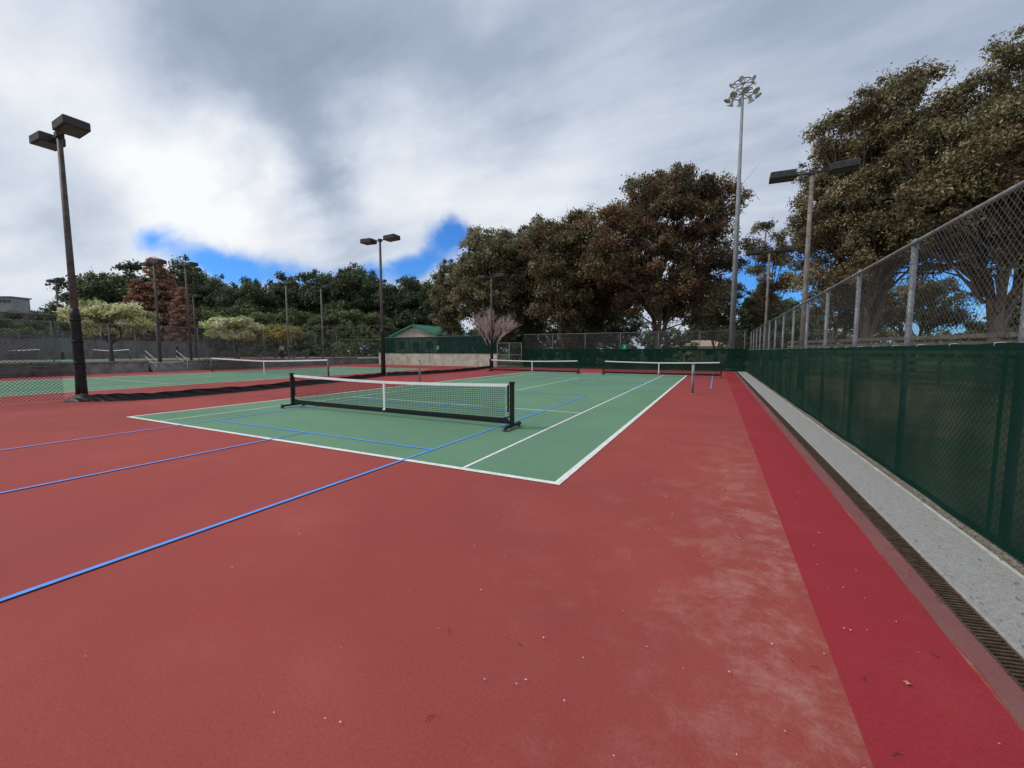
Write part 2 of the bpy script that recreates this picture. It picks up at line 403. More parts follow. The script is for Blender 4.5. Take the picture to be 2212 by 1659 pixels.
# ------------------------------------------------ tall floodlight masts
def mast(x,y,h,label):
    e=ob('floodlight_mast',None,loc=(x,y,0)); info(e,label,'floodlight mast','floodlight masts')
    g=MB(); g.path([(0,0,0),(0,0,h*.5),(0,0,h)],[.24,.17,.09],14); g.path([(0,0,0),(0,0,.15)],[.4,.4],12)
    ob('pole',g.mesh('pole',M['mast']),e)
    g=MB()
    for z,r in((h+.0,.70),(h-.75,.80)):
        pts=[(r*math.cos(t*math.pi/8),r*math.sin(t*math.pi/8),z) for t in range(17)]
        g.path(pts,[.035]*17,6)
        for k in range(4):
            a=k*math.pi/4+.2; g.tube((-r*math.cos(a),-r*math.sin(a),z),(r*math.cos(a),r*math.sin(a),z),.03,n=6)
    ob('ring_frame',g.mesh('ring_frame',M['galvd']),e)
    g=MB(); g.path([(0,0,.30),(0,0,.16),(0,0,.02),(0,0,-.08),(0,0,-.24),(0,0,-.30)],[.08,.13,.14,.15,.25,.26],14,False)
    g.path([(0,0,-.28),(0,0,-.25)],[.25,.25],14)
    FM=g.mesh('floodlight',M['flood'])
    for i in range(8):
        a=i*math.pi/4+.15
        ob('floodlight',FM,e,(.92*math.cos(a),.92*math.sin(a),h-.85),(0,math.radians(-30),a))
    for i in range(6):
        a=i*math.pi/3+.35
        ob('floodlight',FM,e,(.72*math.cos(a),.72*math.sin(a),h+.02),(0,math.radians(-50),a),(.7,.7,.7))
x,y=pos(1580,32.8); mast(x,y,hz(180,32.8),'tall grey mast with ring of white floodlights')
x,y=pos(1160,62,470); mast(x,y,hz(472,62),'distant grey floodlight mast rising above trees')

# ------------------------------------------------ nets
def netheight(x,L,he=.93,hc=.865): return hc+(he-hc)*abs(2*x/L)**1.6
def make_portable(L=7.0):
    parts={}
    h=L/2
    g=MB(); g.box((0,0,.135),(L-.1,.045,.065))
    for s in(-1,1):
        g.box((s*h,0,.50),(.07,.08,.86)); g.box((s*h,0,.075),(.085,.70,.045)); g.box((s*(h-.09),0,.62),(.025,.04,.56))
        g.box((s*(h-.25),0,.19),(.5,.025,.03),ry=s*-.3)
        g.box((s*h,0,.95),(.085,.09,.04))
        for z in(.3,.45,.6,.75,.86): g.path([(s*(h-.04),-.03,z),(s*(h-.09),.0,z-.01),(s*(h-.04),.03,z)],[.008]*3,5)
    parts['frame']=g.mesh('frame',M['black'])
    g=MB(); g.path([(-.02,0,0),(.02,0,0)],[.05,.05],14); g.box((0,.0,.035),(.055,.03,.06)); parts['wheel']=g.mesh('wheel',M['galvd'])
    g=MB(); nx=int((L-.3)/.045); x0=-(L-.3)/2
    for i in range(nx+1):
        x=x0+i*.045; z1=netheight(x,L)-.03; g.quad((x-.0035,0,.16),(x+.0035,0,.16),(x+.0035,0,z1),(x-.0035,0,z1))
    for j in range(17):
        t=j/16
        for i in range(30):
            xa=x0+(L-.3)*i/30; xb=x0+(L-.3)*(i+1)/30
            za=.17+(netheight(xa,L)-.05-.17)*t; zb=.17+(netheight(xb,L)-.05-.17)*t
            g.quad((xa,.002,za-.0035),(xb,.002,zb-.0035),(xb,.002,zb+.0035),(xa,.002,za+.0035))
    parts['netting']=g.mesh('netting',M['black'])
    def strip(o0,o1,m,name,yy=.012):
        g=MB(); n=40; LL=L-.16
        for sgn in(-1,1):
            for i in range(n):
                xa=-LL/2+LL*i/n; xb=-LL/2+LL*(i+1)/n; za,zb=netheight(xa,L),netheight(xb,L)
                if name=='bottom_hem': za=zb=.22
                g.quad((xa,sgn*yy,za+o0),(xb,sgn*yy,zb+o0),(xb,sgn*yy*.6,zb+o1),(xa,sgn*yy*.6,za+o1))
        for i in range(n):
            xa=-LL/2+LL*i/n; xb=-LL/2+LL*(i+1)/n; za,zb=netheight(xa,L),netheight(xb,L)
            if name=='bottom_hem': za=zb=.22
            g.quad((xa,-yy*.6,za+o1),(xb,-yy*.6,zb+o1),(xb,yy*.6,zb+o1),(xa,yy*.6,za+o1))
        return g.mesh(name,m)
    parts['top_band']=strip(-.06,.0,M['band'],'top_band')
    parts['bottom_hem']=strip(-.05,-.01,M['black'],'bottom_hem')
    g=MB(); g.box((0,0,.51),(.055,.034,.70)); g.box((0,.0,.17),(.075,.062,.03)); parts['centre_strap']=g.mesh('centre_strap',M['band'])
    return parts
PP=make_portable()
def portable(x,y,rz,label):
    e=ob('pickleball_net',None,loc=(x,y,0),rot=(0,0,rz)); info(e,label,'sports net','portable pickleball nets')
    for k in('frame','netting','top_band','bottom_hem','centre_strap'):
        ob(k,PP[k],e)
    for s in(-1,1):
        for t in(-.32,.32): ob('wheel',PP['wheel'],e,(s*3.5,t,.052),(0,0,.4*s*t))
portable(-7.18,7.36,-.012,'wheeled black net with white band on green court')
portable(-3.2,26.9,0,'wheeled black net with white band near far fence')
portable(-11.9,26.9,0,'wheeled black net with white band near gate')
def tennisnet(x,y,z,rz,label,L=12.8):
    e=ob('tennis_net',None,loc=(x,y,z),rot=(0,0,rz)); info(e,label,'tennis net','tennis nets')
    for s in(-1,1):
        g=MB(); g.tube((s*L/2,0,0),(s*L/2,0,1.09),.05,n=10); g.box((s*L/2,0,.6),(.13,.09,.14)); ob('post',g.mesh('post',M['galvd']),e)
    g=MB(); hh=lambda x:.92+.14*abs(2*x/L)**1.3; n=24; g2=MB()
    for i in range(n):
        a=-L/2+L*i/n;b=-L/2+L*(i+1)/n
        g.quad((a,0,.05),(b,0,.05),(b,0,hh(b)),(a,0,hh(a)),((a,0),(b,0),(b,hh(b)),(a,hh(a))))
        for s in(-.012,.012): g2.quad((a,s,hh(a)-.075),(b,s,hh(b)-.075),(b,s*.3,hh(b)+.01),(a,s*.3,hh(a)+.01))
    ob('netting',g.mesh('netting',M['tnet']),e); ob('top_band',g2.mesh('top_band',M['band']),e)
    g=MB(); g.box((0,0,.46),(.06,.03,.9)); ob('centre_strap',g.mesh('centre_strap',M['band']),e)
tennisnet((X2L+X2R)/2,17.2,0,0,'tennis net with white band across green court')
a=pos(185,46);b=pos(300,40)
tennisnet((a[0]+b[0])/2,(a[1]+b[1])/2,.7,math.atan2(b[1]-a[1],b[0]-a[0]),'tennis net with white band on raised court',9)
a=pos(-60,42);b=pos(95,40)
tennisnet((a[0]+b[0])/2,(a[1]+b[1])/2,.7,math.atan2(b[1]-a[1],b[0]-a[0]),'tennis net with white band on raised court',9)
for x,l in((-.74,'bare grey net post on red surround'),(-13.53,'bare grey net post near divider netting')):
    e=ob('net_post',None,loc=(x,16.385,0)); info(e,l,'post','bare tennis net posts')
    g=MB(); g.tube((0,0,0),(0,0,1.1),.048,n=12); g.path([(0,0,1.1),(0,0,1.13),(0,0,1.15)],[.06,.06,.03],12); g.path([(0,0,0),(0,0,.02)],[.09,.09],12)
    ob('shaft',g.mesh('shaft',M['mast']),e)
    g=MB(); g.box((0,-.06,.75),(.04,.05,.12)); g.tube((0,-.09,.75),(.09,-.1,.72),.008,n=5); ob('winder',g.mesh('winder',M['galvd']),e)

# divider netting
def divider(path,y0,y1,label,seed):
    rr=random.Random(seed)
    e=ob('divider_net',None,loc=(-18.66,y0,0)); info(e,label,'netting','court divider nets')
    n=90; P_=[Vector((*p,0)) for p in path]
    def cr(t):
        f=t*(len(P_)-1); i=min(int(f),len(P_)-2); f-=i
        p0=P_[max(i-1,0)];p1=P_[i];p2=P_[i+1];p3=P_[min(i+2,len(P_)-1)]
        return .5*((2*p1)+(-p0+p2)*f+(2*p0-5*p1+4*p2-p3)*f*f+(-p0+3*p1-3*p2+p3)*f**3)
    bot=[cr(i/n)-Vector((-18.66,y0,0)) for i in range(n+1)]
    def top(i):
        t=i/n; return Vector((0,(y1-y0)*t,3.15-.35*math.sin(math.pi*t)+.03*math.sin(t*40)))
    g=MB(); u=0
    for i in range(n):
        b0,b1,t0,t1=bot[i]+Vector((0,0,.22)),bot[i+1]+Vector((0,0,.22)),top(i),top(i+1)
        du=(b1-b0).length
        g.quad(b0,b1,t1,t0,((u,0),(u+du,0),(u+du,(t1-b1).length),(u,(t0-b0).length))); u+=du
    ob('netting',g.mesh('netting',M['netting']),e)
    g=MB(); g.path([top(i) for i in range(n+1)],[.009]*(n+1),5)
    for i in range(0,n,2):
        p=top(i); g.box((p.x,p.y,p.z-.05),(.02,.03,.11))
    ob('cable',g.mesh('cable',M['galvd']),e)
    g=MB(); m=6; n2=n*3
    for i in range(n2+1):
        f=i/3; a=bot[min(int(f),n-1)].lerp(bot[min(int(f)+1,n)],f-int(f)) if f<n else bot[n]
        hgt=.225+.014*math.sin(i*.11+seed)+.012*math.sin(i*.37)
        for j in range(m+1):
            t=j/m
            g.v.append((a.x+.10*(1-t)**2+.022*math.sin(i*.5+j*1.3)+rr.uniform(-.014,.014)*(1-t),a.y+rr.uniform(-.006,.006),.01+hgt*t))
    for i in range(n2):
        for j in range(m): q=(i*(m+1)+j,(i+1)*(m+1)+j,(i+1)*(m+1)+j+1,i*(m+1)+j+1); g.face(q,True)
    ob('skirt',g.mesh('skirt',M['tarp']),e)
divider([(-18.3,5.35),(-17.4,5.4),(-16.7,6.1),(-16.4,7.4),(-16.4,9.6),(-16.8,12),(-17.2,14.3),(-17.9,16.8),(-18.5,18.9)],5.6,19,'black divider netting with straight vinyl skirt between poles',2)
divider([(-18.5,19.2),(-17.6,21),(-17.3,24),(-17.5,28),(-18.2,31),(-18.6,32.7)],19.2,32.8,'black divider netting with vinyl skirt near far wall',5)
g=MB(); rr=random.Random(8); nn=18; rings=9
for i in range(rings+1):
    t=i/rings
    for j in range(nn):
        a=2*math.pi*j/nn; r=(.32*(1-t)**.7+.05)*(1+.2*math.sin(3*a+t*5)+rr.uniform(-.08,.08))
        g.v.append((r*math.cos(a)*1.3,r*math.sin(a),.01+.20*t+rr.uniform(-.02,.02)*(t>0)))
for i in range(rings):
    for j in range(nn): g.face((i*nn+j,i*nn+(j+1)%nn,(i+1)*nn+(j+1)%nn,(i+1)*nn+j),True)
g.face([rings*nn+j for j in range(nn)])
o=ob('vinyl_sheet_heap',g.mesh('vinyl_sheet_heap',M['tarp']),loc=(-18.1,5.35,0)); info(o,'crumpled black vinyl sheet heaped at pole base','plastic sheet')

# ------------------------------------------------ terrace on the far side
g=MB(); g.box((-64,16,.33),(51,62,.66)); struct('terrace_ground',g.mesh('terrace_ground',M['concw']))
g=MB(); g.rect(-62,-2,-44,36,.67); struct('upper_court_apron',g.mesh('upper_court_apron',M['red']))
g=MB(); g.rect(-59,3,-47.5,27,.675); struct('upper_green_court',g.mesh('upper_green_court',M['green']))
for (ya,yb) in((-10,15.0),(17.2,35.0)):
    g=MB(); g.box((-38.4,(ya+yb)/2,.38),(.32,yb-ya,.76)); g.box((-38.4,(ya+yb)/2,.78),(.42,yb-ya,.07))
    k=ya+1.5
    while k<yb: g.box((-38.23,k,.38),(.03,.03,.74)); k+=3
    o=ob('retaining_wall',g.mesh('retaining_wall',M['concw'])); info(o,'low grey concrete retaining wall at terrace edge','wall','terrace walls')
g=MB()
for i in range(4): g.box((-38.2+i*-.1+.55-i*.2,16.1,.085+i*.17-.0),(.3+.0,2.1,.17+0.0001*i))
o=ob('concrete_steps',g.mesh('concrete_steps',M['concw'])); info(o,'short flight of concrete steps up to terrace','steps')
for yy in(15.1,17.1):
    g=MB(); g.path([(-37.3,yy,0),(-37.3,yy,.9),(-38.9,yy,1.6),(-38.9,yy,.7)],[.025]*4,8)
    g.tube((-37.3,yy,.45),(-38.9,yy,1.15),.018,n=6)
    o=ob('handrail',g.mesh('handrail',M['edging'])); info(o,'pale metal handrail beside concrete steps','handrail','step handrails')
fence((-42.5,-4),(-42.5,36),3.0,.66,3.05,'chain link fence around raised court',link='linkfar',pm='galvd')
fence((-42.5,36.2),(-20,44),3.0,.0,3.05,'chain link fence behind the terrace',link='linkfar',pm='galvd')
fence((-62.6,-4),(-62.6,38),3.0,.66,3.05,'chain link fence at back of raised court',link='linkfar',pm='galvd')
g=MB(); g.box((-64,16,1.7),(.35,56,2.1)); g.box((-64,16,2.78),(.45,56,.08))
o=ob('upper_retaining_wall',g.mesh('upper_retaining_wall',M['concw'])); info(o,'long grey concrete wall behind raised court','wall')
for y in(21.5,25.0,28.5,32.0):
    e=ob('bench',None,loc=(-39.6,y,.66),rot=(0,0,math.pi/2)); info(e,'weathered timber bench on terrace edge','bench','terrace benches')
    g=MB()
    for k in range(4): g.box((0,-.2+k*.13,.45),(1.9,.11,.04))
    ob('seat',g.mesh('seat',M['wood']),e)
    g=MB()
    for k in range(2): g.box((0,-.30,.65+k*.16),(1.9,.035,.12))
    ob('backrest',g.mesh('backrest',M['wood']),e)
    for s in(-.75,.75):
        g=MB(); g.box((s,0,.215),(.06,.42,.43)); g.box((s,-.27,.6),(.05,.05,.5)); ob('leg',g.mesh('leg',M['galvd']),e)
for k_,(yb,lab) in enumerate(((9.0,'low dark stepped bleacher in front of terrace wall'),(20.5,'low dark stepped bleacher in front of terrace wall'))):
    e=ob('bleacher',None,loc=(-37.0,yb,0)); info(e,lab,'bleacher','courtside bleachers')
    for r_ in range(3):
        g=MB(); g.box((-.35*r_,0,.38+.24*r_),(.26,4.2,.05)); g.box((-.35*r_-.16,0,.16+.24*r_),(.14,4.2,.03)) 
        ob('seat_row',g.mesh('seat_row',M['wood']),e)
    for s in(-1.9,0,1.9):
        g=MB()
        for r_ in range(3): g.tube((-.35*r_,s,0),(-.35*r_,s,.36+.24*r_),.03,n=6)
        g.tube((.1,s,.25),(-.75,s,.82),.025,n=6); ob('leg_frame',g.mesh('leg_frame',M['galvd']),e)
for u_,D_,rz_ in((50,47,.9),(150,56,.8),(-20,52,.85)):
    x,y=pos(u_,D_); e=ob('shade_canopy',None,loc=(x,y,.66),rot=(0,0,rz_)); info(e,'flat dark shade canopy on posts beside court','canopy','shade canopies')
    g=MB(); g.box((0,0,2.6),(6,2.4,.14)); g.box((0,0,2.72),(5.4,1.8,.08)); ob('roof',g.mesh('roof',M['wood']),e)
    for sx in(-2.7,2.7):
        for s2 in(-1,1): g=MB(); g.tube((sx,s2,0),(sx,s2,2.55),.06); ob('post',g.mesh('post',M['pole']),e)
x,y=pos(125,40); e=ob('notice_board',None,loc=(x,y,.67),rot=(0,0,math.radians(50))); info(e,'plain grey board on two posts behind fence','notice board')
g=MB(); g.box((0,0,1.5),(2.1,.05,1.4)); ob('panel',g.mesh('panel',M['galvd']),e)
for s in(-1.0,1.0):
    g=MB(); g.tube((s,.05,0),(s,.05,2.3),.04); ob('post',g.mesh('post',M['galvd']),e)

# person
def person(x,y,z,rz,lab,top):
    e=ob('person',None,loc=(x,y,z),rot=(0,0,rz)); info(e,lab,'person')
    def skin(name,vs,es,rs,m,sub=2):
        me=bpy.data.meshes.new(name); me.from_pydata(vs,es,[]); me.materials.append(m)
        o=ob(name,me,e); sm=o.modifiers.new('skin','SKIN')
        me.skin_vertices.new() if not me.skin_vertices else None
        for i,r in enumerate(rs): me.skin_vertices[0].data[i].radius=r if isinstance(r,tuple) else (r,r)
        me.skin_vertices[0].data[0].use_root=True
        s=o.modifiers.new('sub','SUBSURF'); s.levels=sub; s.render_levels=sub
        return o
    V=[(0,0,.93),(0,0,1.15),(0,0,1.38),(0,0,1.48),(0,-.01,1.56),(0,0,1.68),
       (.17,0,1.40),(.23,-.02,1.13),(.21,-.14,.92),(.20,-.2,.85),
       (-.17,0,1.40),(-.23,0,1.13),(-.24,-.05,.88),(-.24,-.07,.79),
       (.10,0,.88),(.12,-.02,.49),(.13,.02,.09),(.14,-.14,.04),
       (-.10,0,.88),(-.13,0,.49),(-.15,.04,.09),(-.17,-.11,.04)]
    E=[(0,1),(1,2),(2,3),(3,4),(4,5),(2,6),(6,7),(7,8),(8,9),(2,10),(10,11),(11,12),(12,13),(0,14),(14,15),(15,16),(16,17),(0,18),(18,19),(19,20),(20,21)]
    R=[(.15,.10),(.13,.09),(.15,.10),.055,(.075,.085),(.07,.085),.055,.04,.03,.028,.055,.04,.03,.028,.085,.06,.04,.035,.085,.06,.04,.035]
    skin('body',V,E,R,M['skin'])
    skin('jacket',[(0,0,.9),(0,0,1.15),(0,0,1.40),(.18,0,1.40),(.235,-.02,1.13),(.215,-.13,.94),(-.18,0,1.40),(-.235,0,1.13),(-.242,-.05,.9)],
         [(0,1),(1,2),(2,3),(3,4),(4,5),(2,6),(6,7),(7,8)],[(.18,.125),(.16,.115),(.17,.115),.075,.06,.05,.075,.06,.05],top)
    skin('trousers',[(0,0,.93),(.105,0,.86),(.12,-.02,.49),(.13,.02,.10),(-.105,0,.86),(-.13,0,.49),(-.15,.04,.10)],
         [(0,1),(1,2),(2,3),(0,4),(4,5),(5,6)],[(.17,.12),.105,.08,.065,.105,.08,.065],M['trous'])
    skin('hair',[(0,.02,1.66),(0,.02,1.73)],[(0,1)],[(.085,.095),(.07,.08)],M['hair'])
x,y=pos(383,43); person(x,y,.67,-.4,'standing person in dark jacket and dark trousers',M['cloth'])
x,y=pos(609,47); person(x,y,.67,.6,'standing person in pale shirt and dark trousers',M['cloth2'])

# ------------------------------------------------ buildings
x,y=pos(934,58)
e=ob('park_building',None,loc=(x,y,.9),rot=(0,0,YAW-.5)); info(e,'small tan park building with green metal roof','building')
g=MB(); g.box((0,0,.85),(7.4,7,3.7))
g.v+=[(-3.7,-3.5,2.7),(3.7,-3.5,2.7),(0,-3.5,4.0),(-3.7,3.5,2.7),(3.7,3.5,2.7),(0,3.5,4.0)]
g.face((8,9,10)); g.face((12,11,13))
ob('wall',g.mesh('wall',M['tan']),e)
g=MB()
for s in(-1,1):
    a=math.atan2(1.3,3.7)
    g.box((s*2.05,0,3.38),(4.5,8.2,.2),ry=s*a)
    for k in range(12): g.box((s*2.05,-3.9+k*.7,3.51),(4.45,.04,.08),ry=s*a)
g.box((0,0,4.12),(.4,8.2,.12))
ob('roof',g.mesh('roof',M['roof']),e)
g=MB()
for s in(-2.4,2.4): g.box((s,-3.53,1.5),(1.0,.05,.9))
ob('window',g.mesh('window',M['glass']),e)
g=MB(); g.box((.2,-3.54,.8),(1.0,.06,2.1)); ob('door',g.mesh('door',M['roof']),e)
x,y=pos(1518,58)
e=ob('low_building',None,loc=(x,y,.2),rot=(0,0,YAW)); info(e,'low tan building with shallow hipped roof','building')
g=MB(); g.box((0,0,.9),(5,4,2.2)); ob('wall',g.mesh('wall',M['tan']),e)
g=MB(); g.v+=[(-3,-2.5,2),(3,-2.5,2),(3,2.5,2),(-3,2.5,2),(-1.4,0,2.85),(1.4,0,2.85)]
for f in((0,1,5,4),(2,3,4,5),(1,2,5),(3,0,4),(3,2,1,0)): g.face(f)
ob('roof',g.mesh('roof',M['tanroof']),e)
g=MB(); g.box((0,-2.03,1.2),(1.2,.05,.8)); ob('window',g.mesh('window',M['glass']),e)
# hill and hillside buildings
g=MB(); nx_=60; ny_=24
for i in range(nx_+1):
    for j in range(ny_+1):
        uu=-1000+i*(2000/nx_)*1.0; D=95+j*9
        px,py=pos(uu,D); t=j/ny_
        base=(17*max(0,1-abs(uu+250)/780)**1.0)
        g.v.append((px,py,-1+base*math.sin(min(1,t*1.3)*math.pi/2)+1.2*math.sin(i*.9+j*.5)*t))
for i in range(nx_):
    for j in range(ny_): g.face((i*(ny_+1)+j,(i+1)*(ny_+1)+j,(i+1)*(ny_+1)+j+1,i*(ny_+1)+j+1),True)
struct('hill',g.mesh('hill',M['hill']))
def block(u,D,vb,vt,wpx,floors,bays,lab,name='hillside_building',wallm='cream'):
    x,y=pos(u,D); zb=hz(vb,D)-4; zt=hz(vt,D); w=wpx/F*D; h=zt-zb
    e=ob(name,None,loc=(x,y,zb),rot=(0,0,YAW)); info(e,lab,'building')
    g=MB(); g.box((0,0,h/2),(w,w*.3,h)); ob('wall',g.mesh('wall',M[wallm]),e)
    g=MB(); g.box((0,0,h+.3),(w+1,w*.3+1,.6)); ob('roof',g.mesh('roof',M['galvd']),e)
    for fl in range(floors):
        g=MB(); z=h-1.6-fl*2.8
        for b_ in range(bays): g.box((-w/2+(b_+.5)*w/bays,-w*.15-.05,z),(w/bays*.72,.12,1.3))
        ob('window_row',g.mesh('window_row',M['glass']),e)
block(0,195,656,645,110,1,12,'long pale flat roofed building on wooded hill')
block(187,160,672,645,46,4,5,'pale apartment block on wooded hill')
block(25,120,690,680,60,1,6,'low pale house on wooded hill')

# wooden board fence outside right fence
a=pos(1700,30); b=pos(2350,13); d=Vector((b[0]-a[0],b[1]-a[1])); L=d.length
e=ob('board_fence',None,loc=(a[0],a[1],0),rot=(0,0,math.atan2(d.y,d.x))); info(e,'weathered horizontal board fence beyond chain link','fence')
g=MB()
for z in(.5,.85,1.2,1.55,1.9,2.2): g.box((L/2,0,z),(L,.04,.17))
ob('board',g.mesh('board',M['wood']),e)
g=MB(); g.box((0,.06,1.15),(.12,.10,2.3)); PMW=g.mesh('post',M['wood'])
k=0
while k<L: ob('post',PMW,e,(k,0,0)); k+=2.4

# ------------------------------------------------ vegetation
def leafmesh(name,cent,rad,nper,size,tint,rng,aspect=.45,flat=.8,m='leaf',out=.7,droop=0):
    cent=np.array(cent,dtype=np.float64); rad=np.array(rad); tint=np.array(tint)
    K=len(cent); Nn=K*nper
    c=np.repeat(cent,nper,0); r=np.repeat(rad,nper)
    d=rng.normal(size=(Nn,3)); d/=np.linalg.norm(d,axis=1)[:,None]+1e-9
    rr=r*(rng.random(Nn)**.5)*np.where(rng.random(Nn)<.12,1.5,1.0); off=d*rr[:,None]; off[:,2]*=flat
    off[:,2]-=droop*(off[:,0]**2+off[:,1]**2)
    p=c+off
    n=d*out+rng.normal(size=(Nn,3))*.55; n[:,2]+=.35; n/=np.linalg.norm(n,axis=1)[:,None]
    q=rng.normal(size=(Nn,3)); q[:,2]-=.9
    a=q-n*np.sum(q*n,1)[:,None]; a/=np.linalg.norm(a,axis=1)[:,None]+1e-9
    b=np.cross(n,a); l=size*(.6+.8*rng.random(Nn)); w=l*aspect
    V=np.empty((Nn,4,3)); V[:,0]=p-a*l[:,None]; V[:,1]=p+b*w[:,None]; V[:,2]=p+a*l[:,None]; V[:,3]=p-b*w[:,None]
    me=bpy.data.meshes.new(name); me.vertices.add(Nn*4); me.vertices.foreach_set('co',V.reshape(-1))
    me.loops.add(Nn*4); me.loops.foreach_set('vertex_index',np.arange(Nn*4,dtype=np.int32))
    me.polygons.add(Nn); me.polygons.foreach_set('loop_start',np.arange(0,Nn*4,4,dtype=np.int32))
    me.polygons.foreach_set('loop_total',np.full(Nn,4,dtype=np.int32))
    me.update(calc_edges=True)
    t=np.repeat(tint,nper,0)*(.5+1.0*rng.random((Nn,1))); t=np.clip(t,0,1)
    T=np.ones((Nn,4,4)); T[:,:,:3]=t[:,None,:]
    at=me.color_attributes.new('tint','FLOAT_COLOR','POINT'); at.data.foreach_set('color',T.reshape(-1))
    me.materials.append(M[m]); return me
PAL={
 'rust':[((.22,.120,.068),3),((.17,.098,.058),3),((.22,.195,.095),3),((.11,.10,.05),2),((.33,.21,.12),1)],
 'olive':[((.22,.205,.105),4),((.16,.15,.078),3),((.22,.155,.09),1.2),((.30,.285,.165),1.2),((.09,.095,.048),1.4)],
 'mix':[((.235,.205,.10),3),((.19,.125,.07),3),((.145,.135,.062),2.8),((.34,.295,.17),1.2),((.085,.08,.038),1.4)],
 'dark':[((.068,.100,.046),4),((.098,.125,.053),3),((.15,.16,.072),1.8)],
 'mid':[((.15,.185,.070),4),((.100,.138,.052),3),((.23,.25,.108),1.8)],
 'blossom':[((.68,.67,.34),3),((.78,.76,.50),2.4),((.46,.50,.19),2.3)],
 'yellow':[((.62,.48,.14),3),((.48,.40,.13),2),((.29,.31,.10),2)],
 'redwood':[((.42,.225,.145),4),((.34,.185,.12),3),((.48,.29,.195),1)],
 'hedge':[((.18,.23,.065),3),((.13,.18,.055),2)],
}
def pick(pal,rng,n):
    cols=np.array([c for c,_ in PAL[pal]]); w=np.array([x for _,x in PAL[pal]],float); w/=w.sum()
    return cols[rng.choice(len(cols),n,p=w)]
def broadleaf(H,W,zb,pal,seed,nl=24,lr=None,cl=24,nper=60,leaf=.2,tr=.35,stems=3,bark='bark',Wy=None,lean=(0,0),crad=.55,squash=.85,shell=.35,gap=1.05,spray=0,wob=1.0):
    rng=np.random.default_rng(seed); Wy=Wy or W
    lr=lr or W*.16
    cz=(H+zb)/2; ax=np.array([W/2-lr*.7,Wy/2-lr*.7,(H-zb)/2-lr*squash*.7])
    lob=[]; tries=0; mind=lr*gap
    while len(lob)<nl and tries<9000:
        tries+=1
        d=rng.normal(size=3); d/=np.linalg.norm(d); r=shell+(1-shell)*rng.random()**.5
        d=np.sign(d)*np.abs(d)**.85; d/=np.linalg.norm(d)**.6
        az=math.atan2(d[2],d[0]); r*=1+wob*(.10*math.sin(3*az+seed)+.08*math.sin(7*az+seed*2)+.05*math.sin(5*d[1]+seed))
        p=d*ax*r; p[0]+=lean[0]; p[1]+=lean[1]; p[2]+=cz
        if all(np.linalg.norm(p-q[0])>mind for q in lob): lob.append((p,lr*rng.uniform(.5,1.3)))
        elif tries%200==0: mind*=.9
    for _ in range(spray):
        d=rng.normal(size=3); d/=np.linalg.norm(d); p=d*(ax+lr*.4)*rng.uniform(.96,1.08); p[2]+=cz
        lob.append((p,lr*rng.uniform(.3,.5)))
    C=[];R=[];T=[]
    for p,r in lob:
        k=max(6,int(cl*(r/lr)**2)); d=rng.normal(size=(k,3)); d/=np.linalg.norm(d,axis=1)[:,None]
        d[:,2]=np.where(d[:,2]<-.35,-d[:,2]*.6,d[:,2])
        rad=r*(.5+.55*rng.random(k)); c=p+d*rad[:,None]*np.array([1.1,1.1,squash])
        C.append(c); R.append(crad*(.45+.95*rng.random(k)))
        T.append(pick(pal,rng,k)*rng.uniform(.7,1.25))
    C=np.concatenate(C);R=np.concatenate(R);T=np.concatenate(T)
    crown=leafmesh('crown',C,R,nper,leaf,T,rng,droop=.45)
    g=MB(); z0=zb*.45
    sts=[]
    for s in range(stems):
        a=2*math.pi*s/stems+rng.uniform(-.5,.5); rr=W*.13
        sts.append(Vector((rr*math.cos(a)+lean[0]*.5,rr*math.sin(a)+lean[1]*.5,zb+(H-zb)*rng.uniform(.25,.45))))
    fk=Vector((lean[0]*.15,lean[1]*.15,max(1.2,z0)))
    g.path([(0,0,-.2),(lean[0]*.03,0,.25),fk*.6,fk],[tr*1.5,tr*1.1,tr*.95,tr*.85],9)
    for st in sts:
        mid=fk.lerp(st,.5)+Vector((rng.uniform(-.3,.3),rng.uniform(-.3,.3),-.2))
        g.path([fk,mid,st],[tr*.65,tr*.5,tr*.36],8,False)
    for p,r in lob:
        pv=Vector(p); st=min(sts,key=lambda s:(s-pv).length)
        f=rng.uniform(.35,1.0); root=fk.lerp(st,f)
        if root.z>pv.z+1: root=fk.lerp(st,.3)
        mid=root.lerp(pv,.5)+Vector((rng.uniform(-.4,.4),rng.uniform(-.4,.4),rng.uniform(-.1,.5)))
        g.path([root,mid,pv],[tr*.26,tr*.17,tr*.06],6,False)
        for q in range(3):
            en=pv+Vector(rng.normal(size=3))*r*.6; g.tube(mid.lerp(pv,.5),en,tr*.07,tr*.02,5,False)
    return g.mesh('trunk',M[bark]),crown
def conifer(H,W,zb,pal,seed,nper=40,leaf=.16,tr=.25,bark='barkd',crad=.35,pw=.8):
    rng=np.random.default_rng(seed); C=[];R=[]
    g=MB(); g.path([(0,0,-.2),(0,0,H*.5),(0,0,H*.97)],[tr,tr*.6,.03],8)
    z=zb; 
    while z<H*.98:
        t=(z-zb)/(H-zb); r=W/2*(1-t)**pw+.1; nb=7
        for b in range(nb):
            a=rng.uniform(0,2*math.pi); rb=r*rng.uniform(.7,1.12); tip=Vector((rb*math.cos(a),rb*math.sin(a),z-rb*.18))
            g.tube((0,0,z),tip,tr*.13,.01,4,False)
            k=max(2,int(rb/ (crad*.9)))
            for q in range(k):
                f=(q+1)/k; C.append((tip.x*f,tip.y*f,z-rb*.18*f+rng.uniform(-.1,.1))); R.append(crad*(1.15-.5*f)*rng.uniform(.7,1.2))
        z+=max(.28,(H-zb)/26)
    C=np.array(C); T=pick(pal,rng,len(C))
    return g.mesh('trunk',M[bark]),leafmesh('crown',C,R,nper,leaf,T,rng,flat=.6)
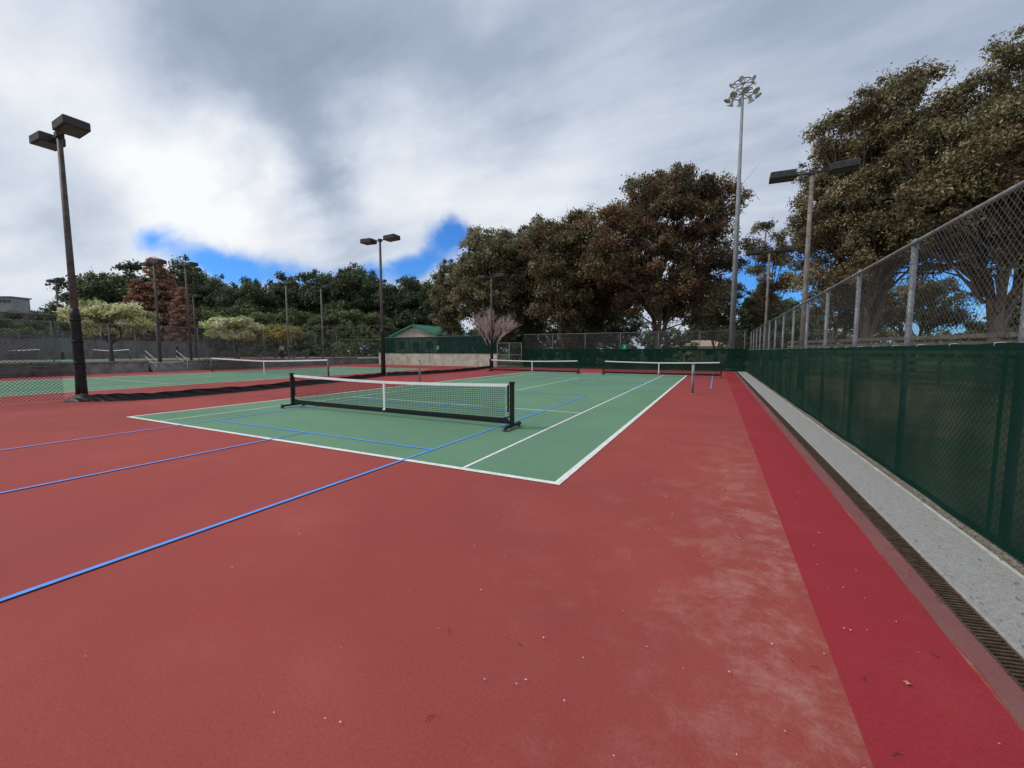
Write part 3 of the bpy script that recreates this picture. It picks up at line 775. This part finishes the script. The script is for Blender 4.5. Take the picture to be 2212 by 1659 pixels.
def place(name,ms,x,y,label,cat,group=None,rz=0,sc=1,z=0,scz=None):
    e=ob(name,None,loc=(x,y,z),rot=(0,0,rz),sc=(sc,sc,scz or sc)); info(e,label,cat,group)
    ob('trunk',ms[0],e); ob('crown',ms[1],e); return e
def tree_at(u0,u1,vt,vb,D,pal,seed,label,name='gum_tree',**kw):
    vm=(vt+vb)/2; xa=pos(u0,D,vm); xb=pos(u1,D,vm); W=math.hypot(xa[0]-xb[0],xa[1]-xb[1])
    x,y=(xa[0]+xb[0])/2,(xa[1]+xb[1])/2
    ms=broadleaf(hz(vt,D),W,max(.6,hz(vb,D)),pal,seed,**kw)
    return place(name,ms,x,y,label,'tree',rz=YAW)
tree_at(1245,1604,372,712,40,'rust',11,'large spreading gum tree with rusty brown foliage',nl=82,lr=1.7,cl=28,nper=84,leaf=.12,crad=.68,tr=.38,Wy=11,gap=1.12,spray=24)
tree_at(1135,1300,455,738,43,'mix',12,'broad gum tree with brown and olive foliage',nl=54,lr=1.45,cl=24,nper=70,leaf=.125,crad=.68,Wy=7,tr=.3,gap=1.1,spray=12)
tree_at(1205,1360,470,738,46,'mix',22,'gum tree with drooping brown foliage between larger trees',nl=48,lr=1.45,cl=22,nper=66,leaf=.13,crad=.68,Wy=6,tr=.28,spray=8)
tree_at(1075,1200,492,735,50,'olive',23,'grey green gum tree with foliage down to fence',nl=42,lr=1.5,cl=22,nper=62,leaf=.14,crad=.7,Wy=6,tr=.28,spray=6)
tree_at(978,1165,484,730,47,'olive',13,'rounded grey green gum tree behind the gate',nl=58,lr=1.7,cl=26,nper=66,leaf=.135,crad=.72,Wy=9,gap=1.1,spray=12)
tree_at(930,1010,565,730,52,'olive',24,'smaller grey green gum tree beside park building',nl=22,lr=1.3,cl=20,nper=60,leaf=.14,crad=.6,Wy=5,tr=.22)
tree_at(1490,1612,600,742,45,'mix',25,'low gum tree with hanging foliage behind fence',nl=18,lr=1.1,cl=16,nper=56,leaf=.12,crad=.55,Wy=4,tr=.18,gap=1.3)
tree_at(1612,1712,472,715,44,'mix',14,'slender gum tree with sparse brownish foliage',nl=22,lr=1.05,cl=15,nper=58,leaf=.11,crad=.5,tr=.2,gap=1.3,spray=10)
tree_at(1730,2050,200,665,24,'mix',15,'tall gum tree with dense brown olive crown',nl=100,lr=1.1,cl=30,nper=72,leaf=.075,crad=.46,tr=.3,Wy=8,gap=1.15,spray=36,wob=1.4)
tree_at(1925,2440,135,610,20,'mix',16,'tall gum tree with pale trunk behind chain link fence',nl=120,lr=1.2,cl=30,nper=72,leaf=.072,crad=.45,tr=.32,Wy=8,gap=1.15,spray=36,wob=1.2)
tree_at(1720,1900,600,745,30,'olive',17,'low gum tree with drooping foliage behind fence',nl=18,lr=1.0,cl=18,nper=56,leaf=.10,crad=.45,tr=.2)
tree_at(1880,2080,590,745,30,'mix',19,'low gum tree with drooping foliage behind fence',nl=20,lr=1.0,cl=18,nper=56,leaf=.10,crad=.45,tr=.2)
darkm=[broadleaf(10.5,9,1.6,'dark',s,nl=24,lr=1.4,cl=20,nper=40,leaf=.17,crad=.6,bark='barkd',gap=1.2,wob=1.5) for s in(31,32,33)]
midm=[broadleaf(9.5,8,1.2,'mid',s,nl=20,lr=1.4,cl=20,nper=40,leaf=.17,crad=.6,bark='barkd') for s in(34,35)]
rr=random.Random(9)
def belt(u,vt,D,kind='dark',wscale=1.0,lab='dark evergreen tree in dense tree belt'):
    ms=rr.choice(darkm if kind=='dark' else midm); x,y=pos(u,D,(vt+757)/2); H=hz(vt,D); h0=10.5 if kind=='dark' else 9.5
    s=H/h0; e=place('evergreen_tree',ms,x,y,lab,'tree','dark tree belt',rz=rr.uniform(0,6.28),sc=s*wscale,scz=s); return e
for u,vt,D,w in((262,568,75,1.0),(232,590,80,.8),(395,572,82,.8),(432,592,85,.8),(465,608,80,.8),(505,625,78,.8),(540,618,75,.9),(572,600,80,.85),(610,606,84,.8),(645,588,88,.8),(680,606,85,.8),(710,584,86,.8),(740,596,84,.8),(770,582,80,.8),(805,602,82,.8),(840,606,80,.8),(872,596,78,.8),(908,606,82,.8),(940,598,75,.9),(180,640,90,.9),(140,655,95,.9),(60,668,100,.9),(10,668,95,.9),(100,672,85,1),(1690,640,60,.9),(1740,655,55,.9),(1255,640,65,1),(1340,650,65,1),(1110,640,66,1),(2130,690,40,1)):
    belt(u,vt,D,'dark',w*1.05)
for u,vt,D in((455,668,66),(520,660,68),(575,672,66),(640,668,66),(700,675,64),(760,665,66),(815,672,66),(50,690,75),(150,690,72),(-20,680,70)):
    belt(u,vt,D,'mid',1.1,'lower green tree in front of tree belt')
cm=[conifer(10,5,.8,'dark',s,leaf=.15) for s in(41,42)]
for i,(u,vt,D) in enumerate(((1520,650,70),(1545,630,72),(1575,655,66),(1612,640,68),(1640,610,66),(1500,665,74),(1665,630,70),(1130,660,60),(2150,640,45),(2205,630,42))):
    x,y=pos(u,D,700); s=hz(vt,D)/10; place('pine_tree',cm[i%2],x,y,'dark conifer standing behind the courts','tree','dark conifers',rz=i,sc=s)
rm=[conifer(11,5.4,.6,'redwood',s,leaf=.12,nper=60,pw=.65,crad=.42) for s in(51,52)]
for i,(u,vt,D) in enumerate(((342,553,66),(300,600,64),(395,618,62),(368,590,68))):
    x,y=pos(u,D,660); s=hz(vt,D)/11; place('deciduous_conifer',rm[i%2],x,y,'rusty red autumn conifer behind terrace','tree','rusty autumn conifers',rz=i,sc=s)
bm=broadleaf(4.2,5.2,1.7,'blossom',61,nl=26,lr=.7,cl=20,nper=60,leaf=.085,crad=.3,tr=.12,bark='barkd',squash=.6,wob=.4)
bm2=broadleaf(4.2,5.2,1.7,'yellow',62,nl=22,lr=.7,cl=18,nper=55,leaf=.085,crad=.3,tr=.12,bark='barkd',squash=.6,wob=.4)
for u,vt,D,mm,l in((235,652,36,bm,'small domed tree with cream blossom on terrace'),(508,684,46,bm,'small domed tree with cream blossom on terrace'),(607,700,48,bm2,'small domed tree with yellow leaves on terrace')):
    x,y=pos(u,D,700); s=(hz(vt,D)-.66)/4.2; place('ornamental_tree',mm,x,y,l,'tree',rz=u,sc=s,z=.66)
rng=random.Random(5); g=MB()
def br(p,d,l,r,n):
    q=p+d*l; g.tube(p,q,r,max(r*.65,.009),4,False)
    if n==0: return
    for k in range(3 if n<4 else 4):
        nd=(d+Vector((rng.uniform(-.6,.6),rng.uniform(-.6,.6),rng.uniform(-.1,.45)))).normalized(); br(p.lerp(q,rng.uniform(.55,1)),nd,l*rng.uniform(.65,.85),max(r*.58,.010),n-1)
for a_ in range(5):
    an=a_*1.256; br(Vector((0,0,.9)),Vector((math.cos(an)*rng.uniform(.3,.7),math.sin(an)*rng.uniform(.3,.7),1)).normalized(),1.3,.06,4)
g.tube((0,0,0),(0,0,.95),.12,.09,8)
x,y=pos(1064,40.5); e=ob('bare_tree',None,loc=(x,y,0),sc=(1.25,1.25,1.3)); info(e,'leafless pinkish tree with fine spreading twigs','tree'); ob('branches',g.mesh('branches',M['twig']),e)
def bush(u0,u1,vt,D,pal,seed,lab,z=0,leaf=.11,depth=2.0,name='bush',cat='bush',boxy=False):
    rg=np.random.default_rng(seed); xa=pos(u0,D);xb=pos(u1,D); L=math.hypot(xb[0]-xa[0],xb[1]-xa[1]); H=hz(vt,D)-z
    n=int(L*H*5)+20; f=rg.random(n); hh=H*(1 if boxy else (.55+.45*np.sin(np.pi*np.clip(f,0.05,.95))))*(1 if boxy else rg.uniform(.8,1.05,n))
    c=np.stack([(f-.5)*L,(rg.random(n)-.5)*depth,hh*(1-.95*rg.random(n)**1.5)],1)
    me=leafmesh(name,c,np.full(n,.32),34,leaf,pick(pal,rg,n),rg)
    o=ob(name,me,loc=((xa[0]+xb[0])/2,(xa[1]+xb[1])/2,z),rot=(0,0,math.atan2(xb[1]-xa[1],xb[0]-xa[0]))); info(o,lab,cat)
bush(718,775,741,52,'hedge',70,'clipped box shaped green hedge on terrace',z=.66,boxy=True,name='hedge',cat='hedge',leaf=.08)
bush(440,560,700,58,'mid',71,'rounded green shrub behind terrace fence',z=.3)
bush(560,700,706,60,'mid',72,'rounded green shrub behind terrace fence',z=.3)
bush(690,830,698,62,'mid',73,'rounded green shrub behind terrace fence',z=.3)
bush(1015,1060,712,54,'dark',74,'dark shrub beside park building')
bush(1130,1260,708,48,'dark',75,'dark shrub behind windscreen fence')
bush(1240,1380,722,46,'mid',76,'green shrub behind windscreen fence')
bush(1400,1500,716,50,'dark',77,'dark shrub behind windscreen fence')
bush(1560,1640,715,46,'mid',78,'green shrub behind windscreen fence')
bush(-20,120,700,55,'hedge',79,'green shrub on slope behind court',z=.66)
bush(110,210,708,52,'mid',80,'green shrub on slope behind court',z=.66)
rg=np.random.default_rng(90); cs=[]
for i in range(1700):
    u=rg.uniform(-200,2500); D=rg.uniform(88,100); x,y=pos(u,D); cs.append((x,y,rg.random()*6.2))
me=leafmesh('distant_woods',cs,np.full(len(cs),1.4),36,.40,pick('dark',rg,len(cs)),rg)
o=ob('distant_woods',me); o['kind']='stuff'; info(o,'dark continuous mass of distant woodland','woodland')

# ------------------------------------------------ litter
g=MB(); rr=random.Random(21)
for i in range(230):
    x=rr.uniform(-9,1.2); y=rr.uniform(.6,9)
    if i<70: x=rr.uniform(-2,1.2); y=rr.uniform(.8,5)
    s=rr.uniform(.003,.0065)*(1+.08*y); a=rr.uniform(0,3.14)
    pts=[(x+s*math.cos(a+k*2.1)*rr.uniform(.6,1.3),y+s*math.sin(a+k*2.1)*rr.uniform(.6,1.3),.014+rr.uniform(0,.003)) for k in range(3)]
    o_=len(g.v); g.v+=pts; g.face((o_,o_+1,o_+2))
o=ob('fallen_petals',g.mesh('fallen_petals',M['petal'])); o['kind']='stuff'; info(o,'tiny white petals scattered on red surface','petals')
g=MB()
for i in range(1400):
    y=.8+rr.random()**1.6*20
    x=rr.choice([rr.gauss(1.34,.03),rr.gauss(1.5,.03),rr.uniform(1.99,2.06),rr.uniform(1.99,2.08),rr.uniform(1.5,1.97)])
    z=.034 if 1.49<x<1.98 else .016
    s=rr.uniform(.005,.014); a=rr.uniform(0,6.3)
    o_=len(g.v); g.v+=[(x+s*math.cos(a+k*1.57)*(1 if k%2 else .45),y+s*math.sin(a+k*1.57)*(1 if k%2 else .45),z+rr.uniform(0,.005)) for k in range(4)]; g.face((o_,o_+1,o_+2,o_+3))
o=ob('leaf_litter',g.mesh('leaf_litter',M['leafd'])); o['kind']='stuff'; info(o,'small dry leaf fragments along drain and kerb','leaf litter')
def gp(u,v):
    d=dirw(u,v); t=-H0/d.z; return d.x*t,d.y*t
for (u,v) in((930,1555),(1122,1393),(970,1365),(1710,1430),(2018,1418),(1762,1446),(1938,1635),(1868,1470)):
    x,y=gp(u,v); a=rr.uniform(0,3.14); l=rr.uniform(.03,.055); g=MB()
    g.path([(-l*.5,0,0),(0,l*.12,.003),(l*.5,-.004,0)],[.0016,.0016,.0008],5); g.path([(0,l*.12,.002),(l*.2,l*.35,.001)],[.001,.0006],4)
    o=ob('twig',g.mesh('twig',M['leafd']),loc=(x,y,.010),rot=(0,0,a)); info(o,'tiny dry brown twig on red surface','twig','fallen twigs')
for (u,v,s) in((1958,1481,.017),(1560,1062,.014),(73,912,.03)):
    x,y=gp(u,v); g=MB(); g.v+=[(-s,0,0),(-s*.2,s*.6,.008),(s*.5,s*.45,.004),(s,0,.01),(s*.3,-s*.6,.002),(-s*.4,-s*.45,.008)]; g.face((0,1,2,3)); g.face((0,3,4,5))
    o=ob('dry_leaf',g.mesh('dry_leaf',M['leafb']),loc=(x,y,.012),rot=(0,0,rr.uniform(0,6))); info(o,'small curled tan leaf lying on red surface','leaf','fallen leaves')

# ------------------------------------------------ world
SUN_EL=math.radians(48); SUNDIR=Vector((-.72,-.45,0)).normalized()
w=bpy.data.worlds.new('World'); S.world=w; w.use_nodes=True; nt=w.node_tree
bg=nt.nodes['Background']
sky=nt.nodes.new('ShaderNodeTexSky'); sky.sky_type='NISHITA'; sky.sun_disc=False
sky.sun_elevation=SUN_EL; sky.sun_rotation=math.atan2(SUNDIR.x,SUNDIR.y)
tc=nt.nodes.new('ShaderNodeTexCoord').outputs['Generated']
nrm=nt.nodes.new('ShaderNodeVectorMath'); nrm.operation='NORMALIZE'; nt.links.new(tc,nrm.inputs[0])
# soft warp of the direction so that cloud masses get drawn-out, irregular edges
wn=nt.nodes.new('ShaderNodeTexNoise'); wn.inputs['Scale'].default_value=3.4; wn.inputs['Detail'].default_value=5; wn.inputs['Roughness'].default_value=.56
nt.links.new(nrm.outputs[0],wn.inputs['Vector'])
def warp(ax,az):
    ws=nt.nodes.new('ShaderNodeVectorMath'); ws.operation='MULTIPLY_ADD'; nt.links.new(wn.outputs['Color'],ws.inputs[0]); ws.inputs[1].default_value=(ax,ax,az)
    ofs=nt.nodes.new('ShaderNodeVectorMath'); ofs.operation='SUBTRACT'; nt.links.new(nrm.outputs[0],ofs.inputs[0]); ofs.inputs[1].default_value=(ax/2,ax/2,az/2)
    nt.links.new(ofs.outputs[0],ws.inputs[2]); return ws.outputs[0]
W_=warp(.36,.22); WB=warp(.14,.09)
def blob(u,v,k,src):
    d=dirw(u,v); n=nt.nodes.new('ShaderNodeVectorMath'); n.operation='DISTANCE'
    nt.links.new(src,n.inputs[0]); n.inputs[1].default_value=d
    q=math_(nt,'MULTIPLY',n.outputs['Value'],n.outputs['Value'])
    return math_(nt,'EXPONENT',math_(nt,'MULTIPLY',q,-k/2))
def total(lst,src):
    acc=None
    for u,v,k,wt in lst:
        t=math_(nt,'MULTIPLY',blob(u,v,k,src),wt); acc=t if acc is None else math_(nt,'ADD',acc,t)
    return acc
x,y,z=sepx(nt,tc)
zz=math_(nt,'ADD',math_(nt,'MAXIMUM',z,0.0),.22)
cx=nt.nodes.new('ShaderNodeCombineXYZ'); nt.links.new(math_(nt,'DIVIDE',x,zz),cx.inputs[0]); nt.links.new(math_(nt,'DIVIDE',y,zz),cx.inputs[1])
mp=nt.nodes.new('ShaderNodeMapping'); nt.links.new(cx.outputs[0],mp.inputs[0]); mp.inputs['Rotation'].default_value=(0,0,.75); mp.inputs['Scale'].default_value=(.52,1.35,1)
n1=noise(nt,mp.outputs[0],1.3,4,.5,.25); n2=noise(nt,mp.outputs[0],3.8,6,.56,.3)
n3=noise(nt,nrm.outputs[0],9,5,.6,.3)
blue=total([(345,520,1300,.42),(410,548,1300,.44),(470,578,1200,.44),(520,596,1300,.50),(590,602,1300,.54),(660,598,1300,.56),(730,592,1200,.58),(800,586,1200,.60),(870,575,900,.66),(935,555,700,.66),(985,505,800,.68),(1600,630,260,.68),(1980,610,120,.6),(2110,600,120,.5),(1720,610,300,.4)],WB)
bl=math_(nt,'ADD',blue,math_(nt,'MULTIPLY',math_(nt,'SUBTRACT',n2,.5),.45))
bl=math_(nt,'ADD',bl,math_(nt,'MULTIPLY',math_(nt,'SUBTRACT',n3,.5),.95))
clear=ramp(nt,bl,.16,.72)
bright=total([(130,230,60,.20),(290,330,110,.18),(40,560,60,.14),(200,600,90,.10),(430,360,130,.26),(500,470,170,.22),(860,280,130,.28),(970,330,130,.20),(800,430,90,.20),(1500,360,40,.10),(1150,420,80,.16),(20,60,50,.10),(640,540,300,.20),(1250,330,60,.08)],W_)
dark=total([(640,60,40,.22),(380,20,60,.14),(880,170,110,.20),(600,230,120,.16),(1150,60,40,.10),(2000,60,20,.06),(640,390,260,.24),(240,520,300,.22),(330,250,300,.16),(1100,230,110,.16),(60,380,160,.10),(1600,120,40,.06)],W_)
br_=math_(nt,'ADD',.51,math_(nt,'SUBTRACT',bright,dark))
br_=math_(nt,'ADD',br_,math_(nt,'MULTIPLY',math_(nt,'SUBTRACT',n1,.5),.72))
br_=math_(nt,'ADD',br_,math_(nt,'MULTIPLY',math_(nt,'SUBTRACT',n3,.5),.12))
br_=math_(nt,'ADD',br_,math_(nt,'MULTIPLY',math_(nt,'SUBTRACT',n2,.5),.50),clamp=True)
cr=nt.nodes.new('ShaderNodeValToRGB'); nt.links.new(br_,cr.inputs[0])
e0,e1=cr.color_ramp.elements; e0.position=0; e0.color=(.22,.265,.355,1); e1.position=1; e1.color=(.96,.97,.985,1)
k=cr.color_ramp.elements.new(.35); k.color=(.38,.445,.575,1); k=cr.color_ramp.elements.new(.65); k.color=(.65,.715,.815,1)
cl10=mixc(nt,1.0,cr.outputs[0],(10,10,10),'MULTIPLY')
skc=mixc(nt,1.0,sky.outputs[0],(.34,.84,1.6),'MULTIPLY')
fin=mixc(nt,clear,cl10,skc)
nt.links.new(fin,bg.inputs['Color']); bg.inputs['Strength'].default_value=.1
sd=bpy.data.lights.new('sun','SUN'); sd.energy=2.0; sd.angle=math.radians(12); sd.color=(1,.96,.9)
so=bpy.data.objects.new('sun',sd); COL.objects.link(so)
sdir=Vector((SUNDIR.x*math.cos(SUN_EL),SUNDIR.y*math.cos(SUN_EL),math.sin(SUN_EL)))
so.rotation_euler=sdir.to_track_quat('Z','Y').to_euler(); so.location=(0,0,50)
cd=bpy.data.cameras.new('camera'); cd.sensor_width=36; cd.lens=F/2212*36; cd.clip_end=4000; cd.clip_start=.05
co=bpy.data.objects.new('camera',cd); COL.objects.link(co); co.location=(0,0,H0)
co.rotation_euler=(math.pi/2-P,0,YAW); S.camera=co
S.view_settings.view_transform='Standard'; S.view_settings.look='None'; S.view_settings.exposure=0; S.view_settings.gamma=1
